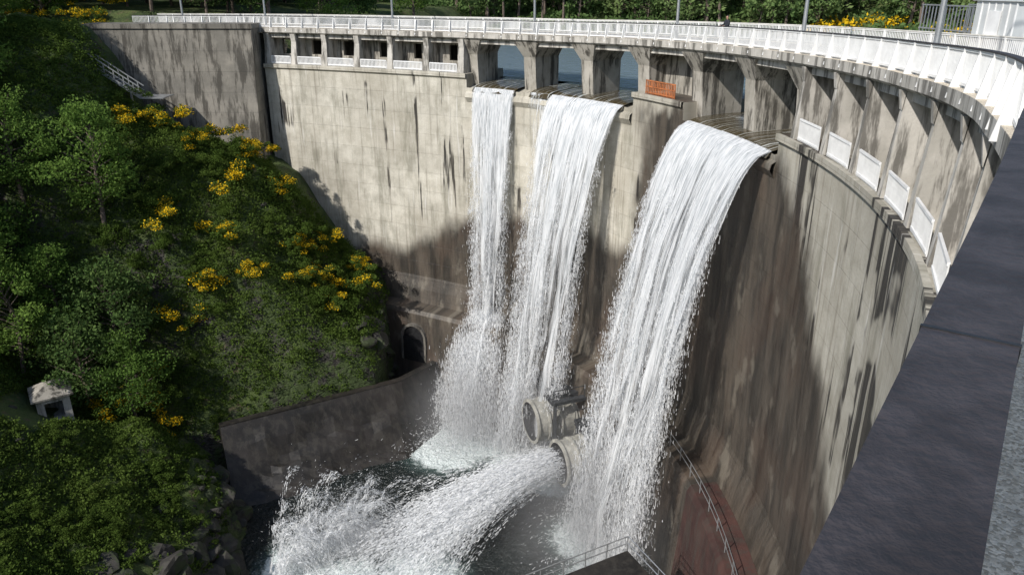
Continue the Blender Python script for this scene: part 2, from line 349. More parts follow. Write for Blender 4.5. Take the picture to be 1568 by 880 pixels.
def pier(sc_,w0,w1,o0,o1,zb,zt,m=0):
    mb.box8([pt(sc_-w0/2,o0,zb),pt(sc_-w0/2,o1,zb),pt(sc_+w0/2,o1,zb),pt(sc_+w0/2,o0,zb),
             pt(sc_-w1/2,o0,zt),pt(sc_-w1/2,o1+.3,zt),pt(sc_+w1/2,o1+.3,zt),pt(sc_+w1/2,o0,zt)],m)
for s_ in (83.2,76.9,70.6,64.3,58.,51.7,45.4):
    w=1.25
    pier(s_,w,w,-4.0,-.9,-9.3,ZS(s_)-1.35)
    zt=ZS(s_)-.01; zb=ZS(s_)-1.35
    mb.box8([pt(s_-w/2,-4.,zb),pt(s_-w/2,-.6,zb),pt(s_+w/2,-.6,zb),pt(s_+w/2,-4.,zb),pt(s_-1.35,-4.,zt),pt(s_-1.35,.02,zt),pt(s_+1.35,.02,zt),pt(s_+1.35,-4.,zt)])
mb.pbox(58.7,63.6,-2.6,-2.2,LED,lambda s:ZS(s)-.01)
mb.build('spillway_piers',[MCON],dam)
mb=MB(); pn=MB()
Lp=[83.9,87.8,91.9,95.8,99.7,103.4,106.6]; Rp=[44.,40.,36.,32.,28.,24.,20.,16.,12.]
for arr,right in ((Lp,False),(Rp,True)):
    arr=sorted(arr)
    for s_ in arr:
        w=.26 if not right else .15
        zt=ZS(s_)-.01
        mb.box8([pt(s_-w-.1,-1.6,LED),pt(s_-w-.1,.26,LED),pt(s_+w+.1,.26,LED),pt(s_+w+.1,-1.6,LED),pt(s_-w,-1.6,zt),pt(s_-w,-.06,zt),pt(s_+w,-.06,zt),pt(s_+w,-1.6,zt)],0)
        if s_>18: mb.box8([pt(s_-w-.02,.03,zt-.7),pt(s_-w-.02,.04,zt-.7),pt(s_+w+.02,.04,zt-.7),pt(s_+w+.02,.03,zt-.7),pt(s_-w-.02,-.03,zt),pt(s_-w-.02,.16,zt),pt(s_+w+.02,.16,zt),pt(s_+w+.02,-.03,zt)],0)
    for a,b_ in zip(arr[:-1],arr[1:]):
        c=(a+b_)/2; zt=lambda s:ZS(s)-.01; wm=2 if right else 1; ob=-1.9 if not right else -2.6  # right recess walls take the darker concrete, gallery shade put into the colour
        hole=(not right and a>95) or right
        z1,z2=LED+.9,LED+2.3; h=.85 if hole else .45
        if right: z1,z2=LED+.6,LED+3.0; h=1.25
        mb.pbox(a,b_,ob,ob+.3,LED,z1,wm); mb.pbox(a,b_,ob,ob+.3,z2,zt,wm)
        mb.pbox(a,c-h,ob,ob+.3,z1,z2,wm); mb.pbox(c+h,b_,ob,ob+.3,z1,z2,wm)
        m0,m1=(a+.45,b_-.45) if not right else (c-1.35,c+1.35)
        hp=.83 if not right else 1.15
        pn.pbox(m0,m1,.16,.24,LED+hp-.1,LED+hp); pn.pbox(m0,m1,.16,.24,LED+.1,LED+.2)
        k=int((m1-m0)/.15)
        for q in range(k+1):
            ss=m0+(m1-m0)*q/k; pn.pbox(ss-.04,ss+.04,.175,.215,LED+.03,LED+hp-.03)
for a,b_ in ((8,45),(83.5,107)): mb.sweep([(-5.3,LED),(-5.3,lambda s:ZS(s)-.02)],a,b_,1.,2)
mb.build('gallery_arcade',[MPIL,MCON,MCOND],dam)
pn.build('gallery_railings',[MWHITE],dam)
mb=MB()
mb.pbox(59.4,63.0,.1,.16,LED+.95,LED+1.03); mb.pbox(59.4,63.0,.1,.16,LED+.1,LED+.18); mb.pbox(59.4,63.0,.1,.16,LED+.52,LED+.6)
for q in range(19):
    ss=59.45+3.5*q/18; mb.pbox(ss-.05,ss+.05,.11,.15,LED+.02,LED+1.0)
mb.build('safety_barrier',[MORANGE])
# left abutment block
mb=MB()
X0,X1=-42.5,-26.0; YF=80.6
prof=[(YF,-3.9),(YF-.9,-14),(YF-2.2,-26)]
nX=8
for i in range(nX):
    xa=X1+(X0-X1)*i/nX; xb=X1+(X0-X1)*(i+1)/nX
    for (y0,z0),(y1,z1) in zip(prof[:-1],prof[1:]):
        mb.quad((xa,y0,z0),(xb,y0,z0),(xb,y1,z1),(xa,y1,z1),0,[(200+xa,z0),(200+xb,z0),(200+xb,z1),(200+xa,z1)])
mb.quad((X1,84.5,-3.9),(X1,YF,-3.9),(X1,YF-.9,-14),(X1,84.5,-14),0,[(4,-3.9),(0,-3.9),(0,-14),(4,-14)])
mb.quad((X1,84.5,-14),(X1,YF-.9,-14),(X1,YF-2.2,-26),(X1,84.5,-26),0,[(4,-14),(0,-14),(0,-26),(4,-26)])
mb.quad((X0,84.5,-3.9),(X0,YF,-3.9),(X0,YF-2.2,-26),(X0,84.5,-26))
mb.quad((X0,YF,-3.9),(X1,YF,-3.9),(X1,86,-3.9),(X0,86,-3.9))
mb.box(X0-.2,X1+.12,YF-.15,YF+3.2,-3.88,-3.42)
MABF=concrete('abutment_concrete',(.15,.14,.12),(.26,.24,.205),.85,.3)
_nt=MABF.node_tree; _b=_nt.nodes['Principled BSDF']; _l=_b.inputs['Base Color'].links[0].from_socket
_uv=nd(_nt,'ShaderNodeUVMap').outputs[0]
_br=nd(_nt,'ShaderNodeTexBrick',{'Vector':_uv,'Color1':c4(.85,.85,.85),'Color2':c4(1.1,1.08,1.05),'Mortar':c4(.6,.6,.6),'Scale':1.,'Mortar Size':.025,'Brick Width':8.,'Row Height':2.})
_nt.links.new(mixc(_nt,.7,_l,_br.outputs[0],'MULTIPLY'),_b.inputs['Base Color'])
mb.build('abutment_block',[MABF],dam)
# culvert portal low on the face
mb=MB()
s_=88.6; zc=-34.0; oF=3.35
for k in range(12):
    a0=math.pi*k/12; a1=math.pi*(k+1)/12
    r0,r1=1.35,1.6
    P=lambda r,a,o: pt(s_+r*math.cos(a),o,zc+r*math.sin(a))
    mb.quad(P(r0,a0,oF),P(r1,a0,oF),P(r1,a1,oF),P(r0,a1,oF)); mb.quad(P(r1,a0,oF),P(r1,a0,2.9),P(r1,a1,2.9),P(r1,a1,oF)); mb.quad(P(r0,a0,oF),P(r0,a1,oF),P(r0,a1,2.9),P(r0,a0,2.9))
    mb.quad(P(0,a0,3.14),P(r0,a0,3.14),P(r0,a1,3.14),P(0,a1,3.14),1)  # dark panel in place of a cut opening, its inner shade painted
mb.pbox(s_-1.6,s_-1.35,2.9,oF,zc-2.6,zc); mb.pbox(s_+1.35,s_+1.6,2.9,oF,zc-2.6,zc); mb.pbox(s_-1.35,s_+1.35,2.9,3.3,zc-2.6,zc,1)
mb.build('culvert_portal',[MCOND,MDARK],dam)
mb=MB(); S_=np.arange(28,63,2.)
for a,b_ in zip(S_[:-1],S_[1:]):
    mb.tube(pt(a,2.45,-31),pt(a,2.45,-29.95),.035,n=6)
    for h in (-29.95,-30.45): mb.tube(pt(a,2.45,h),pt(b_,2.45,h),.024,n=5)
mb.build('walkway_railing',[MSTEEL],dam)
mb=MB(); mb.sweep([(1.0,-30.85),(2.72,-30.95),(2.98,-31.4),(3.88,-43)],26,47,1.)
mb.build('rusty_foundation_step',[MRUST],dam)

# ------------------------------------------------------------ guardrail
def guard(name,o,s0,s1,top,side=1):
    mb=MB(); wd=.168
    mb.sweep([(o,ZR),(o,lambda s:ZR(s)-.045),(o-wd,lambda s:ZR(s)-.045),(o-wd,ZR)],s0,s1,.8,0,True,True)
    mb.sweep([(o-.03,lambda s:ZR(s)-.047),(o-.03,lambda s:ZR(s)-.12),(o-wd+.03,lambda s:ZR(s)-.12),(o-wd+.03,lambda s:ZR(s)-.047)],s0,s1,.8,1,True)
    mb.sweep([(o-.04,lambda s:ZD(s)+.16),(o-.04,lambda s:ZD(s)+.08),(o-.1,lambda s:ZD(s)+.08),(o-.1,lambda s:ZD(s)+.16)],s0,s1,.8,1,True)
    s_=s0
    while s_<s1:
        mb.pbox(s_-.02,s_+.02,o-.085,o-.05,lambda s:ZD(s)+.1,lambda s:ZR(s)-.1,1); s_+=.135
    s_=s0+.3
    while s_<s1:
        mb.pbox(s_-.045,s_+.045,o-.13,o-.0,lambda s:ZD(s)+.005,lambda s:ZR(s)-.05,1)
        zb=ZD(s_)-.3; zt=ZR(s_)-.15
        if side>0 and s_>16:
            mb.box8([pt(s_-.035,o-.0,zb),pt(s_-.035,o+.25,zb),pt(s_+.035,o+.25,zb),pt(s_+.035,o-.0,zb),pt(s_-.035,o-.001,zt),pt(s_-.035,o+.02,zt),pt(s_+.035,o+.02,zt),pt(s_+.035,o-.001,zt)],1)
        s_+=1.9
    for js in (1.62,5.4,9.2,13.,17.):
        mb.sweep([(o+.003,lambda s:ZR(s)+.0025),(o+.003,lambda s:ZR(s)-.047),(o-wd-.003,lambda s:ZR(s)-.047),(o-wd-.003,lambda s:ZR(s)+.0025)],js,js+.012,.02,2,True,True)
    return mb.build(name,[top,MWHITE,MDARK])
guard('guardrail',0,-14.02,121,MRAIL)
guard('guardrail',-5.7,-14,121,MOFF,0)

# ------------------------------------------------------------ lamps
for s_ in (-14,32,46.5,61,76.5,92,107,116):
    e=empty('street_lamp',pt(s_,-.75,ZD(s_))); mb=MB()
    mb.tube((0,0,0),(0,0,.5),.14,.13,10); mb.tube((0,0,.5),(0,0,7.6),.11,.07,10); mb.build('pole',[MSTEEL],e)
    t=tan_(s_); n=Vector((t[1],-t[0],0)); mb=MB()
    mb.tube((0,0,7.5),tuple(n*1.2+Vector((0,0,7.9))),.045,.035,8); mb.build('arm',[MSTEEL],e)
    mb=MB(); mb.beam(tuple(n*1.15+Vector((0,0,7.9))),tuple(n*1.85+Vector((0,0,7.95))),.28,.12); mb.build('lamp_head',[MSTEEL],e)

# ------------------------------------------------------------ gate house on the upstream side
e=empty('gate_house'); mb=MB()
a,b_=37.6,40.6; zb=ZD(39)
mb.pbox(a,b_,-5.95,-8.6,-9,zb+2.5); mb.pbox(a-.15,b_+.15,-5.85,-8.75,zb+2.5,zb+2.65)
mb.build('walls',[MCLAD],e)
mb=MB()
k=a
while k<b_:
    mb.pbox(k,k+.05,-5.9,-5.95,zb,zb+2.45); k+=.5
for o in np.arange(-8.5,-6.2,.5): mb.pbox(a-.05,a,o,o+.06,zb,zb+2.45)
mb.pbox(38.6,39.5,-5.88,-5.95,zb+.05,zb+2.1,0)
mb.build('cladding_ribs',[MWHITE],e)
mb=MB()
mb.pbox(40.8,44.8,-5.98,-8.6,zb-.4,zb-.1)
for ss in np.arange(40.9,44.9,.26):
    for o in (-6.05,-8.5): mb.pbox(ss,ss+.04,o,o-.04,zb-.1,zb+2.2)
for z_ in (zb+2.2,zb+1.1,zb+.1):
    for o in (-6.05,-8.5): mb.pbox(40.8,44.9,o+.01,o-.05,z_,z_+.06)
mb.build('hoist_cage',[MSTEEL],e)

# ------------------------------------------------------------ stair beside abutment
e=empty('metal_staircase'); mb=MB(); A=Vector((-43.3,76.6,-4.9)); B=Vector((-36.0,76.6,-10.0))
for dy in (-.5,.5):
    o=Vector((0,dy,0)); mb.beam(A+o,B+o,.1,.3); mb.beam(A+o+Vector((0,0,1)),B+o+Vector((0,0,1)),.09,.09); mb.beam(A+o+Vector((0,0,.55)),B+o+Vector((0,0,.55)),.05,.05)
for k in range(27):
    c=A.lerp(B,k/26); mb.box(c.x-.15,c.x+.15,c.y-.5,c.y+.5,c.z-.02,c.z+.02)
    if k%3==0:
        for dy in (-.5,.5): mb.beam(c+Vector((0,dy,0)),c+Vector((0,dy,1)),.08,.08,up=(0,1,0))
    if k in (4,13,22): mb.beam(c-Vector((0,0,6)),c,.15,.15,up=(0,1,0))
mb.box(-36.0,-33.8,76.0,78.6,-10.1,-10.0)
mb.build('stair_flight',[MSTEEL],e)

# ------------------------------------------------------------ outlet valves
e=empty('outlet_valve_pipes'); mb=MB()
dr=Vector((-.93,-.36,0)).normalized()
def ring(mb,c,d,R,r,n=28,m=0):
    x=d.orthogonal().normalized(); y=d.cross(x)
    for k in range(n):
        a0=2*math.pi*k/n; a1=2*math.pi*(k+1)/n
        f=lambda rr,a:tuple(c+(x*math.cos(a)+y*math.sin(a))*rr)
        mb.quad(f(r,a0),f(R,a0),f(R,a1),f(r,a1),m)
def pipe(mb,c,d,L,R,th=.12):
    a=c; b=c-d*L
    mb.tube(a,b,R,R,28,0,False); mb.tube(a,b,R-th,R-th,28,1,False); ring(mb,a,d,R,R-th,m=0)
    ring(mb,a-d*1.4,d,R-th,.0,m=1)
    for q in (0.02,1.1,2.2,3.6,L-.2):
        mb.tube(a-d*q,a-d*(q+.18),R+.16,R+.16,28,0,False); ring(mb,a-d*q,d,R+.16,R,m=0); ring(mb,a-d*(q+.18),d,R+.16,R,m=0)
    for k in range(10):
        x=d.orthogonal().normalized(); y=d.cross(x); t=math.pi*2*k/10; o=(x*math.cos(t)+y*math.sin(t))*(R+.06)
        mb.beam(a-d*1.2+o,a-d*2.2+o,.08,.14)
p1=Vector((1.6,59.2,-35.9)); p2=Vector((3.9,54.7,-37.2))
pipe(mb,p1,dr,10,1.85); pipe(mb,p2,dr,8,1.85)
mb.build('valve_bodies',[MPIPE,MDARK],e,smooth=False)
mb=MB()
nn=Vector((-dr.y,dr.x,0))
for c0,wd,ln in ((p1-dr*1.3+nn*-.8+Vector((0,0,2.6)),5.6,7.5),(p2-dr*2.4+Vector((0,0,2.35)),3.8,6.)):
    for q in np.linspace(-wd/2,wd/2,6): mb.beam(c0+nn*q,c0+nn*q-dr*ln,.55,.3)
    for q in np.linspace(0,ln,6): mb.beam(c0-nn*wd/2-dr*q+Vector((0,0,-.2)),c0+nn*wd/2-dr*q+Vector((0,0,-.2)),.2,.08)
    for q in (0.2,ln*.5):
        for sgn in (-1,1): mb.beam(c0+nn*sgn*wd/2-dr*q,c0+nn*sgn*wd/2-dr*q-Vector((0,0,6)),.3,.3,up=(0,1,0))
    for sgn in (-1,1):
        for q in np.linspace(0,ln,6): mb.beam(c0+nn*sgn*wd/2-dr*q,c0+nn*sgn*wd/2-dr*q+Vector((0,0,1.15)),.06,.06,up=(0,1,0))
        mb.beam(c0+nn*sgn*wd/2+Vector((0,0,1.15)),c0+nn*sgn*wd/2-dr*ln+Vector((0,0,1.15)),.06,.06)
mb.build('service_platform',[MGREY],e)

# ------------------------------------------------------------ valve house roof with railing
e=empty('valve_house'); mb=MB()
R_=[(6.9,37.3),(-3.5,31.8),(2.,22.),(11.5,28.)]
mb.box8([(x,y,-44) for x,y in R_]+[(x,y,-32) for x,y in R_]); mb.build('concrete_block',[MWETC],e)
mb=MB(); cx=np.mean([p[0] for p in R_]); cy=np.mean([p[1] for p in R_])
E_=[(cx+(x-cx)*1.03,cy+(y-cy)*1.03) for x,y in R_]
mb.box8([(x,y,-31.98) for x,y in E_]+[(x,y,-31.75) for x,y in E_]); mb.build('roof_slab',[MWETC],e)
mb=MB()
for i in range(4):
    a=Vector((*E_[i],-31.75)); b2=Vector((*E_[(i+1)%4],-31.75)); L=(b2-a).length; n=int(L/1.5)
    for k in range(n):
        q=a.lerp(b2,k/n); mb.tube(q,q+Vector((0,0,1.05)),.035,n=6)
    for h in (1.05,.55): mb.tube(a+Vector((0,0,h)),b2+Vector((0,0,h)),.035,n=6)
mb.build('roof_railing',[MSTEEL],e)

# ------------------------------------------------------------ apron
mb=MB()
TP=np.array([(-25.6,58.3,-36.0),(-11.0,66.6,-36.0),(-7.4,71.5,-36.2)]); BP=np.array([(-21.0,48.5,-42.8),(-7.5,56.5,-43.2),(-3.5,66.5,-43.2)])
def ap(u,v):
    q=[0,.72,1]
    a=np.array([np.interp(u,q,TP[:,k]) for k in range(3)]); b_=np.array([np.interp(u,q,BP[:,k]) for k in range(3)])
    p=a*(1-v)+b_*v
    p[2]-=2.6*math.sin(math.pi*v)-(fbm(np.array(u*9.),np.array(v*9.),4)-.5)*1.6*min(1,v*6)*min(1,u*8)
    return tuple(p)
N=26
for i in range(N):
    for j in range(N): mb.quad(ap(i/N,j/N),ap((i+1)/N,j/N),ap((i+1)/N,(j+1)/N),ap(i/N,(j+1)/N))
for j in range(N):
    a,b_=ap(0,j/N),ap(0,(j+1)/N); mb.quad(a,b_,(b_[0],b_[1],-45),(a[0],a[1],-45))
for i in range(N):
    a,b_=ap(i/N,0),ap((i+1)/N,0); A_=Vector(a); B_=Vector(b_); o=Vector((-.35,.6,0))
    mb.box8([tuple(A_+Vector((0,0,-6))),tuple(B_+Vector((0,0,-6))),tuple(B_+o+Vector((0,0,-6))),tuple(A_+o+Vector((0,0,-6))),tuple(A_+Vector((0,0,.12))),tuple(B_+Vector((0,0,.12))),tuple(B_+o+Vector((0,0,.12))),tuple(A_+o+Vector((0,0,.12)))])
mb.build('stilling_basin_apron',[MWETC],smooth=False,weld=True)

# ------------------------------------------------------------ waters
def foam_points(nt,pos,pts):
    acc=None
    for x,y,r in pts:
        d=nd(nt,'ShaderNodeVectorMath',{0:pos,1:(x,y,-41.5)},operation='DISTANCE').outputs['Value']
        v=mr(nt,d,r*.25,r,1,0)
        acc=v if acc is None else M_(nt,'MAXIMUM',acc,v)
    return acc
m,nt,b=newmat('pool_water'); pos=nd(nt,'ShaderNodeNewGeometry').outputs['Position']
F=foam_points(nt,pos,[(-6.,63.5,6),(-3,64.5,5),(1.,60.5,5.),(4.,58.,3.5),(6.,50.5,4.5),(7.,45.5,5),(7,42,5),(-16,47,5.),(-13,45.5,5.),(-7,46,5.),(-9,43,4.5)])
n=ns(nt,pos,.8,6,.72,1.2); n2=ns(nt,pos,3.,5,.7,.5)
fo=mr(nt,M_(nt,'ADD',M_(nt,'ADD',M_(nt,'MULTIPLY',n,.6),M_(nt,'MULTIPLY',n2,.3)),M_(nt,'MULTIPLY',F,.5)),.62,.84)
base=mixc(nt,F,c4(.010,.015,.014),c4(.08,.14,.13))
nt.links.new(mixc(nt,fo,base,c4(.74,.81,.80)),b.inputs['Base Color'])
nt.links.new(mr(nt,fo,0,1,.25,.8),b.inputs['Roughness'])
bp=nd(nt,'ShaderNodeBump',{'Strength':.9,'Height':M_(nt,'ADD',ns(nt,pos,1.6,4,.6,.6),M_(nt,'MULTIPLY',n2,.4)),'Distance':.6}); nt.links.new(bp.outputs[0],b.inputs['Normal'])
mb=MB(); mb.quad((-90,-120,-41.5),(20,-120,-41.5),(20,85,-41.5),(-90,85,-41.5)); mb.build('river_pool_water',[m])
m,nt,b=newmat('lake_water'); pos=nd(nt,'ShaderNodeNewGeometry').outputs['Position']
b.inputs['Base Color'].default_value=c4(.13,.17,.19); b.inputs['Roughness'].default_value=.25
bp=nd(nt,'ShaderNodeBump',{'Strength':.6,'Height':ns(nt,pos,.9,4,.6),'Distance':.35}); nt.links.new(bp.outputs[0],b.inputs['Normal'])
mb=MB(); mb.sweep([(-5.5,-8.15),(-40,-8.15),(-420,-8.15)],9,122,2.); mb.build('reservoir_water',[m])

# ------------------------------------------------------------ waterfalls
m,nt,b=newmat('sheet_water'); uv=nd(nt,'ShaderNodeUVMap').outputs[0]
n=ns(nt,vscale(nt,uv,3.5,.35,1),1.,5,.7,.3)
nt.links.new(mixc(nt,mr(nt,n,.52,.64),c4(.055,.042,.02),c4(.5,.52,.5)),b.inputs['Base Color']); b.inputs['Roughness'].default_value=.1
bp=nd(nt,'ShaderNodeBump',{'Strength':.5,'Height':n,'Distance':.15}); nt.links.new(bp.outputs[0],b.inputs['Normal']); MSHEET=m
def sheetmesh(name,parent,rows,fade,uvs,seed,mat):
    nv_,nu=rows.shape[:2]
    me=D.meshes.new(name)
    idx=lambda i,j:i*nu+j
    me.from_pydata([tuple(p) for p in rows.reshape(-1,3)],[],[(idx(i,j),idx(i,j+1),idx(i+1,j+1),idx(i+1,j)) for i in range(nv_-1) for j in range(nu-1)])
    uvl=me.uv_layers.new(name='UVMap'); li=np.empty(len(me.loops),dtype=np.int32); me.loops.foreach_get('vertex_index',li)
    uvl.data.foreach_set('uv',uvs.reshape(-1,2)[li].astype(np.float32).ravel())
    a=me.attributes.new('fade','FLOAT','POINT'); a.data.foreach_set('value',fade.ravel().astype(np.float32))
    a=me.attributes.new('seed','FLOAT','POINT'); a.data.foreach_set('value',np.full(nv_*nu,seed,dtype=np.float32))
    me.polygons.foreach_set('use_smooth',[True]*len(me.polygons)); me.materials.append(mat)
    return addob(name,me,parent=parent)
def waterfall(s0,s1,vo,c_end,shift=0.,hit=None,dens=1.,layers=2,seed=0):
    e=empty('waterfall'); W=s1-s0; nu=int(W/.3)+2
    zt=-8.5; g=9.8
    def traj(z):
        z=np.asarray(z,float)
        t=np.sqrt(np.maximum(0,(zt-z))*2/g); o=.35+vo*t; k=1+(c_end-1)*np.minimum(1,(zt-z)/22)
        if hit:
            q=np.clip((hit-z)/(hit+41.4),0,1); th=math.sqrt((zt-hit)*2/g)
            o=np.where(z<hit,.35+vo*th+4.2*q**.7,o); k=np.where(z<hit,c_end*(1+1.3*q**.6),k)
        return o,k,t
    Z=np.concatenate([np.linspace(zt,zt-3,10)[:-1],np.linspace(zt-3,-41.45,60)])
    mb=MB(); wp=[(-5.4,-8.16),(-3.6,-8.18),(-2.2,-8.22),(-1,-8.28),(-.2,-8.36),(.35,-8.52),(.62,-8.9)]
    mb.sweep(wp,s0,s1,.5); mb.build('crest_flow',[MSHEET],e,smooth=True,weld=True)
    for L in range(layers):
        R=np.zeros((len(Z),nu,3)); F=np.zeros((len(Z),nu)); U=np.zeros((len(Z),nu,2))
        for i,z in enumerate(Z):
            o,k,t=traj(z); fr=(zt-z)/33.; u=np.arange(nu)/(nu-1); j=np.arange(nu)
            sc_=(s0+s1)/2+shift*fr+(u-.5)*W*k*(1+.04*L*fr)+(.35*fr)*(vn(j*.7,j*0+z*.15,seed+L)-.5)*2
            oo=o+(L-(layers-1)/2)*(.12+.9*fr)+(vn(j*.5+L*9,j*0+z*.25,seed+5)-.5)*(.1+1.3*fr)
            R[i]=ptv(sc_,oo,np.full(nu,z)); ed=np.minimum(u,1-u)*W
            F[i]=np.minimum(1,ed/(.2+1.3*fr))*.5+.34*dens-(.34*fr)-(.06 if (hit and z<hit) else 0)+.22*max(0,1-fr*6)
            U[i,:,0]=(u-.5)*W+s0; U[i,:,1]=math.sqrt(max(0,zt-z))*6+fr*4
        sheetmesh('water_sheet',e,R,F,U,seed+L*1.7,MFALL)
    nA=int(3500*W*min(1,dens+.1)); z=zt-33*rng.random(nA)**.5; u=rng.random(nA); fr=(zt-z)/33.
    gap=vn(u*W*1.35+seed*5,z*.035,seed+40)*.65+vn(u*W*3.3,z*.07,seed+41)*.35; gp=gap>.43+.10*(1-fr)
    eg=rng.random(nA)<.30; side=(rng.random(nA)<.5).astype(float)
    u=np.where(eg,side+(side*2-1)*(rng.exponential(1,nA)*(.04+.50*fr**1.2)/W-.12/W*3*rng.random(nA)),u)
    keep=gp|eg; u=u[keep]; z=z[keep]
    nc=int(72*W*dens); per=50; cz=zt-4-29*rng.random(nc)**.75; cu=rng.random(nc)*1.06-.03
    gk=vn(cu*W*1.35+seed*5,cz*.035,seed+40)>.36; cz=cz[gk]; cu=cu[gk]; nc=len(cz)
    hgt=(.7+2.0*rng.random(nc))*(.4+.9*(zt-cz)/33); dz=np.repeat(hgt,per)*rng.random(nc*per)**1.5
    lat=rng.normal(size=nc*per)*.15*(1-.6*dz/np.repeat(hgt,per))*np.repeat(.5+1.1*rng.random(nc),per)
    z=np.concatenate([z,np.repeat(cz,per)+dz]); u=np.concatenate([u,np.repeat(cu,per)+lat/W])
    if hit:
        nb=26000; z=np.concatenate([z,hit+.6-11.5*rng.random(nb)]); u=np.concatenate([u,np.clip(.5+rng.normal(size=nb)*.27,-.1,1.1)])
    n=len(z); fr=np.clip((zt-z)/33.,0,1)
    o,k,t=traj(z); sc_=(s0+s1)/2+shift*fr+(u-.5)*W*k; oo=o+rng.normal(size=n)*(.06+.6*fr)
    ok=z>-41.4; p=ptv(sc_,oo,z)[ok]; fr=fr[ok]; n=len(p)
    w=(.011+.022*rng.random(n)*(.4+.9*fr))[:,None]; l=(.08+.32*rng.random(n)**2*(.5+fr))[:,None]
    a=rng.random(n)*math.pi; dx=np.stack([np.cos(a),np.sin(a),a*0],1)*w; dv=np.stack([rng.normal(size=n)*.05,rng.normal(size=n)*.05,np.ones(n)],1)*l
    V=np.stack([p-dx*.5+dv*.5,p+dx*.5+dv*.5,p+dx-dv*.5,p-dx-dv*.5],1)
    addob('droplets',fastquads('droplets',V,mats=[MDROP]),parent=e)
waterfall(77.7,82.4,.75,.7,0.,hit=-30.3,dens=1.0,seed=1)
waterfall(65.2,73.6,2.1,.85,1.5,dens=.95,seed=2)
waterfall(46.2,57.2,2.7,1.,.9,dens=1.05,seed=3)
waterfall(73.8,76.,.6,1.1,0,dens=.1,layers=1,seed=4)

def swarm(name,N,p0,v0,T,parent,size=.03,strands=0,pw=.7):
    if strands:
        ps,vs=p0(strands),v0(strands); k=rng.integers(strands,size=N); p=ps[k]+rng.normal(size=(N,3))*.05; v=vs[k]+rng.normal(size=(N,3))*.14
    else: p,v=p0(N),v0(N)
    t=(T*rng.random(N)**pw)[:,None]; g=np.array([0,0,-9.8])
    q=p+v*t+.5*g*t*t; vv=v+g*t; vv/=np.linalg.norm(vv,axis=1)[:,None]+1e-6
    ok=q[:,2]>-41.45; q=q[ok]; vv=vv[ok]; n=len(q)
    sd=np.cross(vv,rng.normal(size=(n,3))); sd/=np.linalg.norm(sd,axis=1)[:,None]+1e-6
    w=(size*(.4+rng.random(n)))[:,None]; l=(size*(1.5+6*rng.random(n)**2))[:,None]
    V=np.stack([q-sd*w*.5-vv*l,q+sd*w*.5-vv*l,q+sd*w+vv*l,q-sd*w+vv*l],1)
    addob(name,fastquads(name,V,mats=[MDROP]),parent=parent)
e=empty('outlet_water_jet'); jd=math.atan2(dr.y,dr.x)+.10
def js(n):
    r=1.45*np.sqrt(rng.random(n)); a=rng.random(n)*6.28; N_=np.array(nn)
    return np.array(p2)+N_[None]*(r*np.cos(a))[:,None]+np.array([[0,0,1]])*(r*np.sin(a))[:,None]
def jv(n):
    a=jd+rng.normal(size=n)*.15; sp=14.5+rng.normal(size=n)*2.; return np.stack([np.cos(a)*sp,np.sin(a)*sp,.8+rng.normal(size=n)*1.1],1)
swarm('jet_strands',62000,js,jv,1.3,e,.028,420,.8)
swarm('jet_drops',12000,js,jv,1.3,e,.018,0,.7)
e=empty('splash_plume')
def ss_(n): q=rng.random(n); return np.stack([-18.+6.*q+rng.normal(size=n)*.3,45.4+4.*q+rng.normal(size=n)*.3,np.full(n,-41.4)],1)
def sv(n): return np.stack([rng.normal(size=n)*.7+1.3,rng.normal(size=n)*.7+1.0,6.6+rng.normal(size=n)*2.3],1)
swarm('plume_strands',34000,ss_,sv,1.45,e,.026,260,.7)
swarm('plume_drops',9000,ss_,sv,1.45,e,.018)
e=empty('foot_spray')
feet=np.array([(-6.2,64.5,3.),(-3.5,66,2.5),(1.,61.5,3),(4,59,2.5),(6.6,51.5,2.5),(7.2,47,3),(7.5,43,2.5)])
def fs_(n):
    f=feet[rng.integers(len(feet),size=n)]; return np.stack([f[:,0]+rng.normal(size=n)*f[:,2]*.55,f[:,1]+rng.normal(size=n)*f[:,2]*.55,np.full(n,-41.4)],1)
def fv(n): return np.stack([rng.normal(size=n)*1.8-.5,rng.normal(size=n)*1.8-.9,3.4+rng.normal(size=n)*1.8],1)
swarm('spray_drops',36000,fs_,fv,.9,e,.021)
# drifting mist over the plunge pool (real volume)
m,nt,b=newmat('mist_volume'); nt.nodes.remove(b)
pos=nd(nt,'ShaderNodeNewGeometry').outputs['Position']
acc=None
for x,y,z,r,st in ((-4.0,63.,-37.5,7.5,1),(2.5,60,-37,7.5,.8),(6.,47,-37,8.5,1.),(-12,46.5,-39,5.5,.5)):
    dd=nd(nt,'ShaderNodeVectorMath',{0:pos,1:(x,y,z)},operation='DISTANCE').outputs['Value']
    v=mr(nt,dd,0,r,st,0); acc=v if acc is None else M_(nt,'MAXIMUM',acc,v)
dn_=M_(nt,'MULTIPLY',acc,.10)
vs_=nd(nt,'ShaderNodeVolumeScatter',{'Color':c4(1,1,1),'Density':dn_,'Anisotropy':.1}); nt.links.new(vs_.outputs[0],nt.nodes['Material Output'].inputs['Volume'])
try: m.cycles.volume_step_rate=2.5
except Exception: pass
mb=MB(); mb.box(-18,12.3,39.5,72,-41.3,-28.6); mb.build('mist',[m])

